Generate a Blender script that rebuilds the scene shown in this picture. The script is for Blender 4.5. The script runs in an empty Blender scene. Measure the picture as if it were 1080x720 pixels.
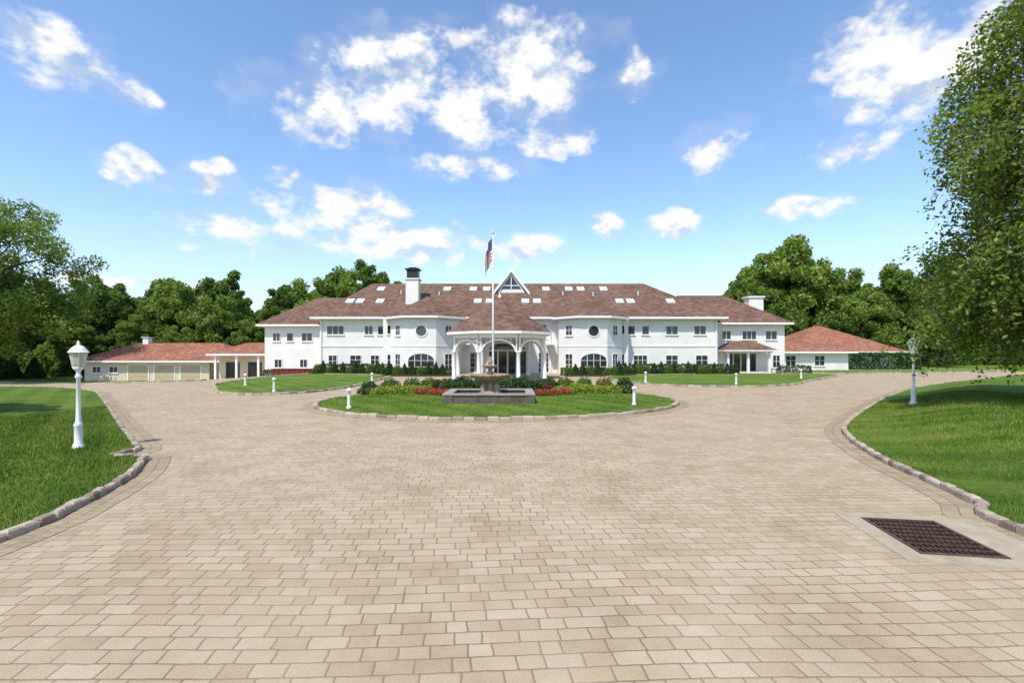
import bpy, math, random
import numpy as np
from mathutils import Vector, Matrix, noise as mnoise
from mathutils.geometry import delaunay_2d_cdt
random.seed(7); R=random.random
scene=bpy.context.scene
COL=scene.collection
SUN_DIR=Vector((-0.30,-0.60,1.0)).normalized()   # towards the sun

# ------------------------------------------------------------ node helper
class NT:
    def __init__(s,tree): s.t=tree; s.n=tree.nodes; s.l=tree.links
    def put(s,sock,v):
        if v is None: return
        if isinstance(v,bpy.types.NodeSocket): s.l.new(v,sock)
        else:
            try: sock.default_value=v
            except Exception:
                if isinstance(v,(tuple,list)) and len(v)==3: sock.default_value=(*v,1)
                else: sock.default_value=(v,)*len(sock.default_value)
    def m(s,op,a,b=None,c=None,clamp=False):
        n=s.n.new('ShaderNodeMath'); n.operation=op; n.use_clamp=clamp
        s.put(n.inputs[0],a); s.put(n.inputs[1],b); s.put(n.inputs[2],c); return n.outputs[0]
    def v(s,op,a,b=None,c=None,out=0):
        n=s.n.new('ShaderNodeVectorMath'); n.operation=op
        s.put(n.inputs[0],a); s.put(n.inputs[1],b); s.put(n.inputs[2],c)
        return n.outputs['Value'] if op in('DOT_PRODUCT','LENGTH','DISTANCE') else n.outputs[0]
    def noise(s,vec,scale,detail=4,rough=.55,col=False):
        n=s.n.new('ShaderNodeTexNoise'); s.put(n.inputs['Vector'],vec)
        n.inputs['Scale'].default_value=scale; n.inputs['Detail'].default_value=detail; n.inputs['Roughness'].default_value=rough
        return n.outputs['Color'] if col else n.outputs[0]
    def ramp(s,f,stops):
        n=s.n.new('ShaderNodeValToRGB'); s.put(n.inputs[0],f); e=n.color_ramp.elements
        while len(e)<len(stops): e.new(.5)
        for i,(p,c) in enumerate(stops): e[i].position=p; e[i].color=(*c,1)
        return n.outputs[0]
    def mix(s,f,a,b,mode='MIX'):
        n=s.n.new('ShaderNodeMix'); n.data_type='RGBA'; n.blend_type=mode
        s.put(n.inputs[0],f); s.put(n.inputs[6],a); s.put(n.inputs[7],b); return n.outputs[2]
    def sstep(s,x,a,b,c=0.,d=1.):
        n=s.n.new('ShaderNodeMapRange'); n.interpolation_type='SMOOTHSTEP'
        s.put(n.inputs[0],x); n.inputs[1].default_value=a; n.inputs[2].default_value=b; n.inputs[3].default_value=c; n.inputs[4].default_value=d
        return n.outputs[0]
    def bump(s,h,strength,dist):
        n=s.n.new('ShaderNodeBump'); s.put(n.inputs['Height'],h); n.inputs['Strength'].default_value=strength; n.inputs['Distance'].default_value=dist
        return n.outputs[0]
    def obj(s): return s.n.new('ShaderNodeTexCoord').outputs['Object']
    def attr(s,name):
        n=s.n.new('ShaderNodeAttribute'); n.attribute_name=name; return n.outputs['Fac']

def new_mat(name,rough=.8,spec=.3):
    m=bpy.data.materials.new(name); m.use_nodes=True
    nt=NT(m.node_tree); b=m.node_tree.nodes['Principled BSDF']
    b.inputs['Roughness'].default_value=rough
    b.inputs['Specular IOR Level'].default_value=spec
    return m,nt,b
def simple(name,c1,c2=None,scale=3,rough=.7,spec=.3,bump=0,metal=0):
    m,nt,b=new_mat(name,rough,spec)
    c2=c2 or tuple(x*.85 for x in c1)
    f=nt.noise(nt.obj(),scale,5,.6)
    nt.put(b.inputs['Base Color'],nt.ramp(f,[(.3,c2),(.7,c1)]))
    b.inputs['Metallic'].default_value=metal
    if bump: nt.put(b.inputs['Normal'],nt.bump(nt.noise(nt.obj(),scale*6,4),bump,.02))
    return m

# ------------------------------------------------------------ materials
M={}
M['white']=simple('white_stucco',(.77,.75,.715),(.67,.65,.61),.8,.8,.2,.1)
M['trim']=simple('white_trim',(.80,.80,.78),(.73,.73,.71),2,.5,.4)
M['cream']=simple('cream_stucco',(.66,.58,.44),(.58,.50,.37),.7,.8,.2,.1)
M['door']=simple('beige_door',(.50,.40,.27),(.43,.35,.23),1,.6)
M['dark']=simple('dark_metal',(.03,.035,.04),(.02,.02,.025),4,.4)
M['wood']=simple('bark',(.16,.12,.09),(.07,.055,.04),6,.9,.1,.6)
M['birchbark']=simple('birch_bark',(.22,.18,.14),(.08,.065,.05),5,.9,.1,.6)
M['basin']=simple('basin_stone',(.15,.125,.10),(.06,.05,.045),5,.7,.3,.5)
M['tan']=simple('carved_stone',(.40,.30,.20),(.22,.16,.11),6,.8,.2,.4)
M['capstone']=simple('cap_stone',(.36,.33,.28),(.25,.22,.19),5,.8,.2,.2)
M['concrete']=simple('concrete',(.43,.36,.26),(.30,.25,.18),3,.9,.1,.4)
M['mulch']=simple('mulch',(.10,.06,.04),(.05,.03,.02),9,.95,.1,.8)
M['red']=simple('red_paint',(.20,.03,.025),(.13,.02,.02),2,.5,.4)
M['flagred']=simple('flag_red',(.45,.02,.04),(.40,.02,.03),3,.8)
M['flagwhite']=simple('flag_white',(.75,.75,.75),None,3,.8)
M['flagblue']=simple('flag_blue',(.02,.03,.13),None,3,.8)
M['rust']=simple('rusty_iron',(.13,.07,.045),(.05,.032,.025),14,.8,.3,.5)
M['pit']=simple('drain_pit',(.012,.010,.009),None,3,1,.0)
M['pole']=simple('pole_metal',(.62,.63,.64),None,2,.35,.5)
m,nt,b=new_mat('window_glass',.06,.6); nt.put(b.inputs['Base Color'],nt.ramp(nt.noise(nt.obj(),.6,2),[(.35,(.012,.015,.02)),(.7,(.05,.06,.07))])); M['glass']=m
m,nt,b=new_mat('skylight_glass',.12,.6); nt.put(b.inputs['Base Color'],nt.ramp(nt.noise(nt.obj(),.6,2),[(.35,(.45,.5,.55)),(.7,(.6,.64,.68))])); M['skyglass']=m
m,nt,b=new_mat('lamp_glass',.3,.5); nt.put(b.inputs['Base Color'],nt.ramp(nt.noise(nt.obj(),5,2),[(.35,(.44,.40,.28)),(.7,(.56,.52,.40))])); M['lampglass']=m
m,nt,b=new_mat('water',.05,.6); nt.put(b.inputs['Base Color'],nt.ramp(nt.noise(nt.obj(),2,2),[(.3,(.02,.04,.045)),(.7,(.04,.07,.07))])); nt.put(b.inputs['Normal'],nt.bump(nt.noise(nt.obj(),9,3),.4,.02)); M['water']=m

def roof_mat(name,c1,c2,c3):
    m,nt,b=new_mat(name,.9,.15); o=nt.obj()
    sx=nt.n.new('ShaderNodeSeparateXYZ'); nt.put(sx.inputs[0],o)
    z=nt.m('DIVIDE',sx.outputs[2],.16); row=nt.m('FLOOR',z); fz=nt.m('FRACT',z)
    cb=nt.n.new('ShaderNodeCombineXYZ')
    nt.put(cb.inputs[0],nt.m('FLOOR',nt.m('ADD',nt.m('DIVIDE',sx.outputs[0],.42),nt.m('MULTIPLY',row,.37))))
    nt.put(cb.inputs[1],nt.m('FLOOR',nt.m('DIVIDE',sx.outputs[1],.6))); nt.put(cb.inputs[2],row)
    w=nt.n.new('ShaderNodeTexWhiteNoise'); nt.put(w.inputs[0],cb.outputs[0])
    f=nt.m('ADD',nt.m('MULTIPLY',w.outputs[0],.5),nt.m('MULTIPLY',nt.noise(o,.35,5,.6),.7))
    c=nt.ramp(f,[(.3,c1),(.6,c2),(.9,c3)])
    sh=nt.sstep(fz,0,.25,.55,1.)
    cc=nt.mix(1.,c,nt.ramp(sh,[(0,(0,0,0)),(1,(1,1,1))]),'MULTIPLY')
    nt.put(b.inputs['Base Color'],cc); nt.put(b.inputs['Normal'],nt.bump(fz,.6,.04)); return m
M['roof']=roof_mat('shingle_roof',(.105,.060,.044),(.16,.092,.066),(.215,.132,.096))
M['roof2']=roof_mat('terracotta_roof',(.20,.085,.052),(.28,.12,.075),(.36,.17,.11))

# pavers: coursed tumbled blocks of mixed length ---------------
def paver_mat():
    m,nt,b=new_mat('concrete_pavers',.88,.2); o=nt.obj()
    LU,LV=.275,.165
    mp=nt.n.new('ShaderNodeMapping'); nt.put(mp.inputs[0],o); mp.inputs['Rotation'].default_value=(0,0,math.radians(-4)); mp.inputs['Scale'].default_value=(1/LU,1/LV,1)
    wob=nt.v('MULTIPLY',nt.v('SUBTRACT',nt.noise(o,6,1,.6,True),(.5,.5,.5)),(.09,.14,0))
    big=nt.v('MULTIPLY',nt.v('SUBTRACT',nt.noise(o,.14,1,.5,True),(.5,.5,.5)),(1.5,4.0,0))
    p=nt.v('ADD',nt.v('ADD',mp.outputs[0],wob),big)
    s=nt.n.new('ShaderNodeSeparateXYZ'); nt.put(s.inputs[0],p); v=s.outputs[1]
    j=nt.m('FLOOR',v); fv=nt.m('FRACT',v)
    u=nt.m('ADD',s.outputs[0],nt.m('MULTIPLY',j,.37)); i=nt.m('FLOOR',u); fu=nt.m('FRACT',u)
    def J(off):
        cb=nt.n.new('ShaderNodeCombineXYZ'); nt.put(cb.inputs[0],nt.m('ADD',i,off)); nt.put(cb.inputs[1],j)
        w=nt.n.new('ShaderNodeTexWhiteNoise'); nt.put(w.inputs[0],cb.outputs[0]); return nt.m('MULTIPLY',w.outputs[0],.5)
    J0,J1,Jm=J(.0),J(1.),J(-1.)
    less=nt.m('LESS_THAN',fu,J0)
    d=nt.m('MINIMUM',nt.m('ABSOLUTE',nt.m('SUBTRACT',fu,J0)),nt.m('MINIMUM',nt.m('SUBTRACT',nt.m('ADD',J1,1.),fu),nt.m('SUBTRACT',nt.m('ADD',fu,1.),Jm)))
    d=nt.m('MULTIPLY',d,LU/LV)
    d2=nt.m('MINIMUM',fv,nt.m('SUBTRACT',1.,fv))
    dm=nt.m('SMOOTH_MIN',d,d2,.12)
    cb=nt.n.new('ShaderNodeCombineXYZ'); nt.put(cb.inputs[0],nt.m('SUBTRACT',i,less)); nt.put(cb.inputs[1],nt.m('ADD',j,.5))
    w=nt.n.new('ShaderNodeTexWhiteNoise'); nt.put(w.inputs[0],cb.outputs[0])
    f=nt.m('ADD',nt.m('MULTIPLY',w.outputs[0],.5),nt.m('MULTIPLY',nt.noise(o,.22,5,.65),.7))
    c=nt.ramp(f,[(.2,(.37,.28,.185)),(.5,(.425,.33,.222)),(.75,(.455,.362,.25)),(.95,(.48,.40,.29))])
    grit=nt.ramp(nt.noise(o,75,3,.8),[(.3,(.72,.70,.67)),(.7,(1.12,1.12,1.12))])
    c=nt.mix(1.,c,grit,'MULTIPLY')
    stain=nt.ramp(nt.noise(o,.9,5,.68),[(.32,(.87,.84,.80)),(.62,(1.06,1.06,1.06))])
    c=nt.mix(1.,c,stain,'MULTIPLY')
    joint=nt.sstep(dm,.0,.075)
    moss=nt.ramp(nt.noise(o,.8,3,.6),[(.42,(.17,.12,.075)),(.68,(.28,.215,.14))])
    c=nt.mix(joint,moss,c)
    nt.put(b.inputs['Base Color'],c)
    h=nt.m('ADD',nt.m('ADD',nt.sstep(dm,0,.12),nt.m('MULTIPLY',w.outputs[0],.3)),nt.m('MULTIPLY',nt.noise(o,60,2,.75),.4))
    nt.put(b.inputs['Normal'],nt.bump(h,.55,.007)); return m
M['pave']=paver_mat()
def band_mat():
    m,nt,b=new_mat('soldier_course_pavers',.88,.2)
    uv=nt.n.new('ShaderNodeTexCoord').outputs['UV']
    br=nt.n.new('ShaderNodeTexBrick'); nt.put(br.inputs['Vector'],uv); br.offset=0.5
    br.inputs['Color1'].default_value=(.43,.34,.225,1); br.inputs['Color2'].default_value=(.33,.26,.17,1); br.inputs['Mortar'].default_value=(.17,.13,.08,1)
    br.inputs['Scale'].default_value=1; br.inputs['Mortar Size'].default_value=.006; br.inputs['Brick Width'].default_value=.15; br.inputs['Row Height'].default_value=.205; br.inputs['Bias'].default_value=0
    c=nt.mix(1.,br.outputs[0],nt.ramp(nt.noise(nt.obj(),1.2,6,.7),[(.3,(.8,.8,.78)),(.7,(1.08,1.08,1.08))]),'MULTIPLY')
    c=nt.mix(1.,c,nt.ramp(nt.noise(nt.obj(),75,4,.8),[(.3,(.7,.68,.65)),(.7,(1.15,1.15,1.15))]),'MULTIPLY')
    nt.put(b.inputs['Base Color'],c); nt.put(b.inputs['Normal'],nt.bump(nt.m('SUBTRACT',1.,br.outputs[1]),.6,.008)); return m
M['band']=band_mat()
def stone_mat(name,stops):
    m,nt,b=new_mat(name,.9,.15); o=nt.obj()
    f=nt.m('ADD',nt.m('MULTIPLY',nt.attr('rnd'),.6),nt.m('MULTIPLY',nt.noise(o,14,5,.7),.5))
    nt.put(b.inputs['Base Color'],nt.ramp(f,stops)); nt.put(b.inputs['Normal'],nt.bump(nt.noise(o,30,5,.7),.7,.02)); return m
M['stone']=stone_mat('cobble_curb',[(.2,(.20,.155,.115)),(.5,(.36,.285,.22)),(.85,(.46,.39,.31))])
def grass_mat(name,blade=False):
    m,nt,b=new_mat(name,.9,.1); o=nt.obj()
    s=nt.n.new('ShaderNodeSeparateXYZ'); nt.put(s.inputs[0],o)
    st=nt.m('SINE',nt.m('ADD',nt.m('MULTIPLY',s.outputs[0],3.6),nt.m('MULTIPLY',s.outputs[1],3.1)))
    f=nt.m('ADD',nt.m('MULTIPLY',nt.noise(o,.35,6,.65),.7),nt.m('MULTIPLY',nt.noise(o,6,4,.78),.45))
    f=nt.m('ADD',f,nt.m('MULTIPLY',nt.sstep(st,-.5,.5,-1,1),.045))
    if blade: f=nt.m('ADD',f,nt.m('MULTIPLY',nt.m('SUBTRACT',nt.attr('rnd'),.45),.35))
    c=nt.ramp(f,[(.32,(.045,.092,.013)),(.5,(.088,.158,.02)),(.66,(.145,.215,.03)),(.84,(.27,.27,.08))])
    nt.put(b.inputs['Base Color'],c)
    if not blade: nt.put(b.inputs['Normal'],nt.bump(nt.noise(o,28,4,.8),1.,.06))
    return m
M['grass']=grass_mat('lawn_grass'); M['blade']=grass_mat('grass_blades',True)
def leaf_mat(name,stops,trans=.3):
    m=bpy.data.materials.new(name); m.use_nodes=True; nt=NT(m.node_tree); n=m.node_tree.nodes
    b=n['Principled BSDF']; b.inputs['Roughness'].default_value=.6; b.inputs['Specular IOR Level'].default_value=.25
    c=nt.ramp(nt.attr('rnd'),stops); nt.put(b.inputs['Base Color'],c)
    t=n.new('ShaderNodeBsdfTranslucent'); nt.put(t.inputs[0],nt.mix(1.,c,(1.3,1.35,.7,1),'MULTIPLY'))
    ms=n.new('ShaderNodeMixShader'); ms.inputs[0].default_value=trans
    m.node_tree.links.new(b.outputs[0],ms.inputs[1]); m.node_tree.links.new(t.outputs[0],ms.inputs[2])
    m.node_tree.links.new(ms.outputs[0],n['Material Output'].inputs[0]); return m
M['leafA']=leaf_mat('leaf_green',[(0,(.045,.09,.018)),(.5,(.105,.18,.032)),(1,(.20,.28,.055))],.35)
M['leafB']=leaf_mat('leaf_light',[(0,(.07,.125,.02)),(.5,(.155,.235,.038)),(1,(.27,.34,.07))],.35)
M['leafBirch']=leaf_mat('leaf_birch',[(0,(.055,.10,.016)),(.5,(.145,.21,.032)),(1,(.30,.35,.07))],.42)
M['leafDark']=leaf_mat('leaf_dark',[(0,(.015,.038,.011)),(.5,(.032,.07,.016)),(1,(.065,.12,.025))],.15)
M['leafYellow']=leaf_mat('leaf_yellowgreen',[(0,(.13,.18,.02)),(.5,(.23,.29,.03)),(1,(.34,.38,.05))],.25)
M['leafRed']=leaf_mat('leaf_red',[(0,(.09,.02,.015)),(.5,(.20,.05,.03)),(1,(.33,.12,.06))],.25)
M['flower']=leaf_mat('flower_mix',[(0,(.03,.07,.015)),(.45,(.08,.15,.03)),(.55,(.55,.03,.04)),(1,(.7,.12,.12))],.2)

# ------------------------------------------------------------ mesh builder
class MB:
    def __init__(s): s.v=[]; s.f=[]; s.m=[]; s.r=[]
    def add(s,vs,fs,mi=0,rnd=None):
        o=len(s.v); s.v.extend([tuple(x) for x in vs])
        rr=R() if rnd is None else rnd
        for f in fs: s.f.append(tuple(i+o for i in f)); s.m.append(mi); s.r.append(rr)
    def lbox(s,p,th,x0,x1,d0,d1,z0,z1,mi=0,rnd=None):
        r=(math.cos(th),math.sin(th)); n=(math.sin(th),-math.cos(th)); vs=[]
        for z in(z0,z1):
            for x,d in((x0,d1),(x1,d1),(x1,d0),(x0,d0)):
                vs.append((p[0]+r[0]*x+n[0]*d,p[1]+r[1]*x+n[1]*d,p[2]+z))
        s.add(vs,[(3,2,1,0),(4,5,6,7),(0,1,5,4),(1,2,6,5),(2,3,7,6),(3,0,4,7)],mi,rnd)
    def box(s,x0,x1,y0,y1,z0,z1,mi=0): s.lbox((0,0,0),0,x0,x1,-y1,-y0,z0,z1,mi)
    def prism(s,pts,z0,z1,mi=0):
        n=len(pts); vs=[(x,y,z0) for x,y in pts]+[(x,y,z1) for x,y in pts]
        s.add(vs,[tuple(range(n-1,-1,-1)),tuple(range(n,2*n))]+[(i,(i+1)%n,n+(i+1)%n,n+i) for i in range(n)],mi)
    def pyr(s,pts,z0,th,apex,mi=0,mi2=1):
        n=len(pts); vs=[(x,y,z0) for x,y in pts]+[(x,y,z0+th) for x,y in pts]+[apex]
        s.add(vs,[(i,(i+1)%n,n+(i+1)%n,n+i) for i in range(n)]+[tuple(range(n-1,-1,-1))],mi2)
        s.add(vs,[(n+i,n+(i+1)%n,2*n) for i in range(n)],mi)
    def hip(s,x0,x1,y0,y1,ze,zr,rx0,rx1,ry=None,th=.22,mi=0,mi2=1):
        ry=(y0+y1)/2 if ry is None else ry
        vs=[(x0,y0,ze),(x1,y0,ze),(x1,y1,ze),(x0,y1,ze),(x0,y0,ze+th),(x1,y0,ze+th),(x1,y1,ze+th),(x0,y1,ze+th),(rx0,ry,zr),(rx1,ry,zr)]
        s.add(vs,[(3,2,1,0),(0,1,5,4),(1,2,6,5),(2,3,7,6),(3,0,4,7)],mi2)
        s.add(vs,[(4,5,9,8),(6,7,8,9),(5,6,9),(7,4,8)],mi)
    def arc(s,p,th,cx,cz,rx,rz,w,d0,d1,a0=0,a1=math.pi,n=14,mi=0):
        r=(math.cos(th),math.sin(th)); nn=(math.sin(th),-math.cos(th)); vs=[]
        for i in range(n+1):
            a=a0+(a1-a0)*i/n
            for rr in(0,w):
                for d in(d0,d1):
                    x=cx+(rx+rr)*math.cos(a); z=cz+(rz+rr)*math.sin(a)
                    vs.append((p[0]+r[0]*x+nn[0]*d,p[1]+r[1]*x+nn[1]*d,p[2]+z))
        fs=[]
        for i in range(n):
            a=i*4;b=a+4
            fs+=[(a,b,b+1,a+1),(a+2,a+3,b+3,b+2),(a+1,b+1,b+3,a+3),(a,a+2,b+2,b)]
        fs+=[(0,1,3,2),(n*4,n*4+2,n*4+3,n*4+1)]
        s.add(vs,fs,mi)
    def disc(s,p,th,cx,cz,rx,rz,d,a0=0,a1=2*math.pi,n=24,mi=1):
        r=(math.cos(th),math.sin(th)); nn=(math.sin(th),-math.cos(th)); vs=[]
        for i in range(n):
            a=a0+(a1-a0)*i/(n-1 if a1-a0<6 else n)
            x=cx+rx*math.cos(a); z=cz+rz*math.sin(a)
            vs.append((p[0]+r[0]*x+nn[0]*d,p[1]+r[1]*x+nn[1]*d,p[2]+z))
        s.add(vs,[tuple(range(n))],mi)
    def lathe(s,c,prof,n=20,mi=0,mod=None):
        vs=[];fs=[]
        for r,z in prof:
            for i in range(n):
                a=2*math.pi*i/n; q=r*(1+(mod(a,z) if mod else 0))
                vs.append((c[0]+q*math.cos(a),c[1]+q*math.sin(a),c[2]+z))
        for k in range(len(prof)-1):
            for i in range(n):
                j=(i+1)%n; fs.append((k*n+i,k*n+j,k*n+n+j,k*n+n+i))
        fs.append(tuple(range(n-1,-1,-1))); L=(len(prof)-1)*n; fs.append(tuple(range(L,L+n)))
        s.add(vs,fs,mi)
    def tube(s,pts,rad,n=6,mi=0):
        vs=[];fs=[]; pts=[Vector(p) for p in pts]
        for i,p in enumerate(pts):
            d=(pts[min(i+1,len(pts)-1)]-pts[max(i-1,0)]).normalized()
            a=(Vector((1,0,.001))-d*d.x).normalized() if abs(d.x)<.9 else (Vector((0,1,0))-d*d.y).normalized()
            b=d.cross(a)
            for k in range(n):
                t=2*math.pi*k/n; vs.append(p+(a*math.cos(t)+b*math.sin(t))*rad[i])
        for i in range(len(pts)-1):
            for k in range(n):
                j=(k+1)%n; fs.append((i*n+k,i*n+j,i*n+n+j,i*n+n+k))
        s.add(vs,fs,mi)
    def window(s,p,th,w,h,nx=1,ny=1,z=0,fr=.09,mg=1,mf=0):
        s.lbox(p,th,-w/2,w/2,-.05,.012,z,z+h,mg)
        s.lbox(p,th,-w/2-fr,-w/2,-.05,.07,z-fr,z+h+fr,mf); s.lbox(p,th,w/2,w/2+fr,-.05,.07,z-fr,z+h+fr,mf)
        s.lbox(p,th,-w/2,w/2,-.05,.067,z+h,z+h+fr,mf); s.lbox(p,th,-w/2,w/2,-.05,.067,z-fr,z,mf)
        s.lbox(p,th,-w/2-fr-.05,w/2+fr+.05,-.05,.12,z-fr-.06,z-fr-.002,mf)
        for i in range(1,nx): x=-w/2+w*i/nx; s.lbox(p,th,x-.025,x+.025,0,.045,z,z+h,mf)
        for i in range(1,ny): q=z+h*i/ny; s.lbox(p,th,-w/2,w/2,0,.04,q-.02,q+.02,mf)
    def build(s,name,mats,parent=None,smooth=False,loc=None):
        me=bpy.data.meshes.new(name); me.from_pydata(s.v,[],s.f)
        for m in mats: me.materials.append(M[m])
        me.polygons.foreach_set('material_index',s.m)
        a=me.attributes.new('rnd','FLOAT','FACE'); a.data.foreach_set('value',s.r)
        if smooth: me.polygons.foreach_set('use_smooth',[True]*len(s.f))
        me.update()
        ob=bpy.data.objects.new(name,me); COL.objects.link(ob)
        if parent: ob.parent=parent
        if loc: ob.location=loc
        return ob
def empty(name,loc=(0,0,0)):
    e=bpy.data.objects.new(name,None); COL.objects.link(e); e.location=loc; e.empty_display_size=.5; return e
def quads_mesh(name,V,rnd,mat,k=4):
    n=len(V)//k; me=bpy.data.meshes.new(name)
    me.vertices.add(n*k); me.vertices.foreach_set('co',V.astype(np.float32).ravel())
    me.loops.add(n*k); me.loops.foreach_set('vertex_index',np.arange(n*k,dtype=np.int32))
    me.polygons.add(n); me.polygons.foreach_set('loop_start',np.arange(0,n*k,k,dtype=np.int32))
    try: me.polygons.foreach_set('loop_total',np.full(n,k,dtype=np.int32))
    except Exception: pass
    a=me.attributes.new('rnd','FLOAT','FACE'); a.data.foreach_set('value',rnd.astype(np.float32))
    me.materials.append(M[mat]); me.update(calc_edges=True); me.validate(); return me
def place(me,name,loc=(0,0,0),parent=None,scale=(1,1,1),rz=0):
    ob=bpy.data.objects.new(name,me); COL.objects.link(ob); ob.location=loc; ob.scale=scale; ob.rotation_euler=(0,0,rz)
    if parent: ob.parent=parent
    return ob

# ------------------------------------------------------------ terrain
def S(t):
    t=np.clip(t,0,1); return t*t*(3-2*t)
def H(x,y): return -1.5*S((-np.asarray(x,float)-22)/20)*S((np.asarray(y,float)-28)/30)
def grid(name,xs,ys,dz,mat):
    X,Y=np.meshgrid(xs,ys); Z=H(X,Y)+dz
    v=np.stack([X.ravel(),Y.ravel(),Z.ravel()],1); nx=len(xs); f=[]
    for j in range(len(ys)-1):
        for i in range(nx-1): f.append((j*nx+i,j*nx+i+1,(j+1)*nx+i+1,(j+1)*nx+i))
    me=bpy.data.meshes.new(name); me.from_pydata(v.tolist(),[],f); me.materials.append(M[mat]); me.update()
    ob=bpy.data.objects.new(name,me); COL.objects.link(ob); return ob
core=list(range(-90,91,2)); corey=list(range(-20,101,2))
grid('ground',[-3000,-1200,-500,-250,-150]+core+[150,250,500,1200,3000],[-3000,-800,-200,-60]+corey+[130,200,400,1000,3500],-.04,'grass')
grid('driveway_paving',list(range(-80,63,2)),list(range(-20,63,2)),0,'pave')

def catmull(P,closed=False,sub=8):
    out=[];n=len(P)
    rng=range(n) if closed else range(n-1)
    for i in rng:
        g=(lambda k:P[k%n]) if closed else (lambda k:P[max(0,min(n-1,k))])
        p0,p1,p2,p3=[np.array(g(i+q),float) for q in(-1,0,1,2)]
        for t in np.arange(sub)/sub:
            out.append(.5*((2*p1)+(-p0+p2)*t+(2*p0-5*p1+4*p2-p3)*t*t+(-p0+3*p1-3*p2+p3)*t**3))
    if not closed: out.append(np.array(P[-1],float))
    return np.array(out)
def resample(P,step,closed=False):
    if closed: P=np.vstack([P,P[:1]])
    d=np.r_[0,np.cumsum(np.hypot(*np.diff(P,axis=0).T))]; n=max(2,int(d[-1]/step)); t=np.linspace(0,d[-1],n+1)
    Q=np.stack([np.interp(t,d,P[:,0]),np.interp(t,d,P[:,1])],1)
    return Q[:-1] if closed else Q
def inside(pts,poly):
    x,y=pts[:,0],pts[:,1]; c=np.zeros(len(pts),bool); n=len(poly)
    for i in range(n):
        a=poly[i];b=poly[(i+1)%n]
        if a[1]==b[1]: continue
        t=((a[1]>y)!=(b[1]>y))&(x<(b[0]-a[0])*(y-a[1])/(b[1]-a[1])+a[0]); c^=t
    return c
def dist(pts,line,closed):
    m=np.full(len(pts),1e9); n=len(line)
    for i in range(n if closed else n-1):
        a=line[i];b=line[(i+1)%n]; ab=b-a; t=np.clip(((pts-a)@ab)/(ab@ab+1e-12),0,1)
        m=np.minimum(m,np.hypot(*(pts-(a+t[:,None]*ab)).T))
    return m
class Lawn:
    def __init__(s,name,curve,extra,rise,run,step,closed=False,mat='grass',base=.07):
        s.curve=curve; s.closed=closed; s.rise=rise; s.run=run; s.base=base
        s.poly=np.vstack([curve,np.array(extra,float)]) if extra else curve
        mn=s.poly.min(0);mx=s.poly.max(0)
        gx,gy=np.meshgrid(np.arange(mn[0],mx[0],step),np.arange(mn[1],mx[1],step))
        P=np.stack([gx.ravel(),gy.ravel()],1)+np.random.RandomState(1).uniform(-.2,.2,(gx.size,2))*step
        P=P[inside(P,s.poly)]; P=P[dist(P,s.poly,True)>step*.4]
        vv=[Vector(p) for p in s.poly]+[Vector(p) for p in P]; n=len(s.poly)
        r=delaunay_2d_cdt(vv,[(i,(i+1)%n) for i in range(n)],[],1,1e-5)
        xy=np.array([tuple(q) for q in r[0]]); z=s.z(xy)
        me=bpy.data.meshes.new(name); me.from_pydata(np.c_[xy,z].tolist(),[],[tuple(f) for f in r[2]]); me.materials.append(M[mat])
        me.polygons.foreach_set('use_smooth',[True]*len(me.polygons)); me.update()
        s.ob=bpy.data.objects.new(name,me); COL.objects.link(s.ob)
    def z(s,xy): 
        d=dist(xy,s.curve,s.closed)
        return H(xy[:,0],xy[:,1])+s.base+s.rise*S(d/s.run)
def curb(name,curve,closed=False,step=.26,w=.15,h=.11,side=1):
    Q=resample(curve,step,closed); mb=MB(); n=len(Q)
    for i in range(n if closed else n-1):
        a=Q[i];b=Q[(i+1)%n]; d=b-a; L=np.hypot(*d); th=math.atan2(d[1],d[0])+random.uniform(-.04,.04); c=(a+b)/2
        zz=float(H(c[0],c[1])); hh=h*random.uniform(.8,1.15); lx=L/2-.008; j=random.uniform(-.014,.014)
        p=(c[0],c[1],zz); r=(math.cos(th),math.sin(th)); nn=(math.sin(th),-math.cos(th)); vs=[]
        for (ex,ey,z) in((0,0,-.05),(0,0,hh-.025),(.02,.02,hh)):
            for sx,sy in((-1,1),(1,1),(1,-1),(-1,-1)):
                x=sx*(lx-ex);y=sy*(w/2-ey)+j; vs.append((p[0]+r[0]*x+nn[0]*y,p[1]+r[1]*x+nn[1]*y,zz+z+random.uniform(-.006,.006)))
        fs=[(8,9,10,11)]
        for k in(0,4):
            for q in range(4): fs.append((k+q,k+(q+1)%4,k+4+(q+1)%4,k+4+q))
        mb.add(vs,fs,0)
    return mb.build(name,['stone'])
def band(name,curve,off0,off1,closed=False):
    Q=resample(curve,.5,closed); n=len(Q); vs=[];uv=[];fs=[]
    idx=list(range(n))+([0] if closed else [])
    for k,i in enumerate(idx):
        a=Q[(i-1)%n] if closed else Q[max(0,i-1)]; b=Q[(i+1)%n] if closed else Q[min(n-1,i+1)]
        d=(b-a)/np.hypot(*(b-a)); nr=np.array([d[1],-d[0]])
        for o in(off0,off1):
            q=Q[i]+nr*o; vs.append((q[0],q[1],float(H(*q))+.005)); uv.append((k*.5,abs(o-off0)))
    for k in range(len(idx)-1): fs.append((2*k,2*k+1,2*k+3,2*k+2))
    me=bpy.data.meshes.new(name); me.from_pydata(vs,[],fs); me.materials.append(M['band']); u=me.uv_layers.new(name='UVMap')
    for l in me.loops: u.data[l.index].uv=uv[l.vertex_index]
    me.update(); ob=bpy.data.objects.new(name,me); COL.objects.link(ob)

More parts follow.
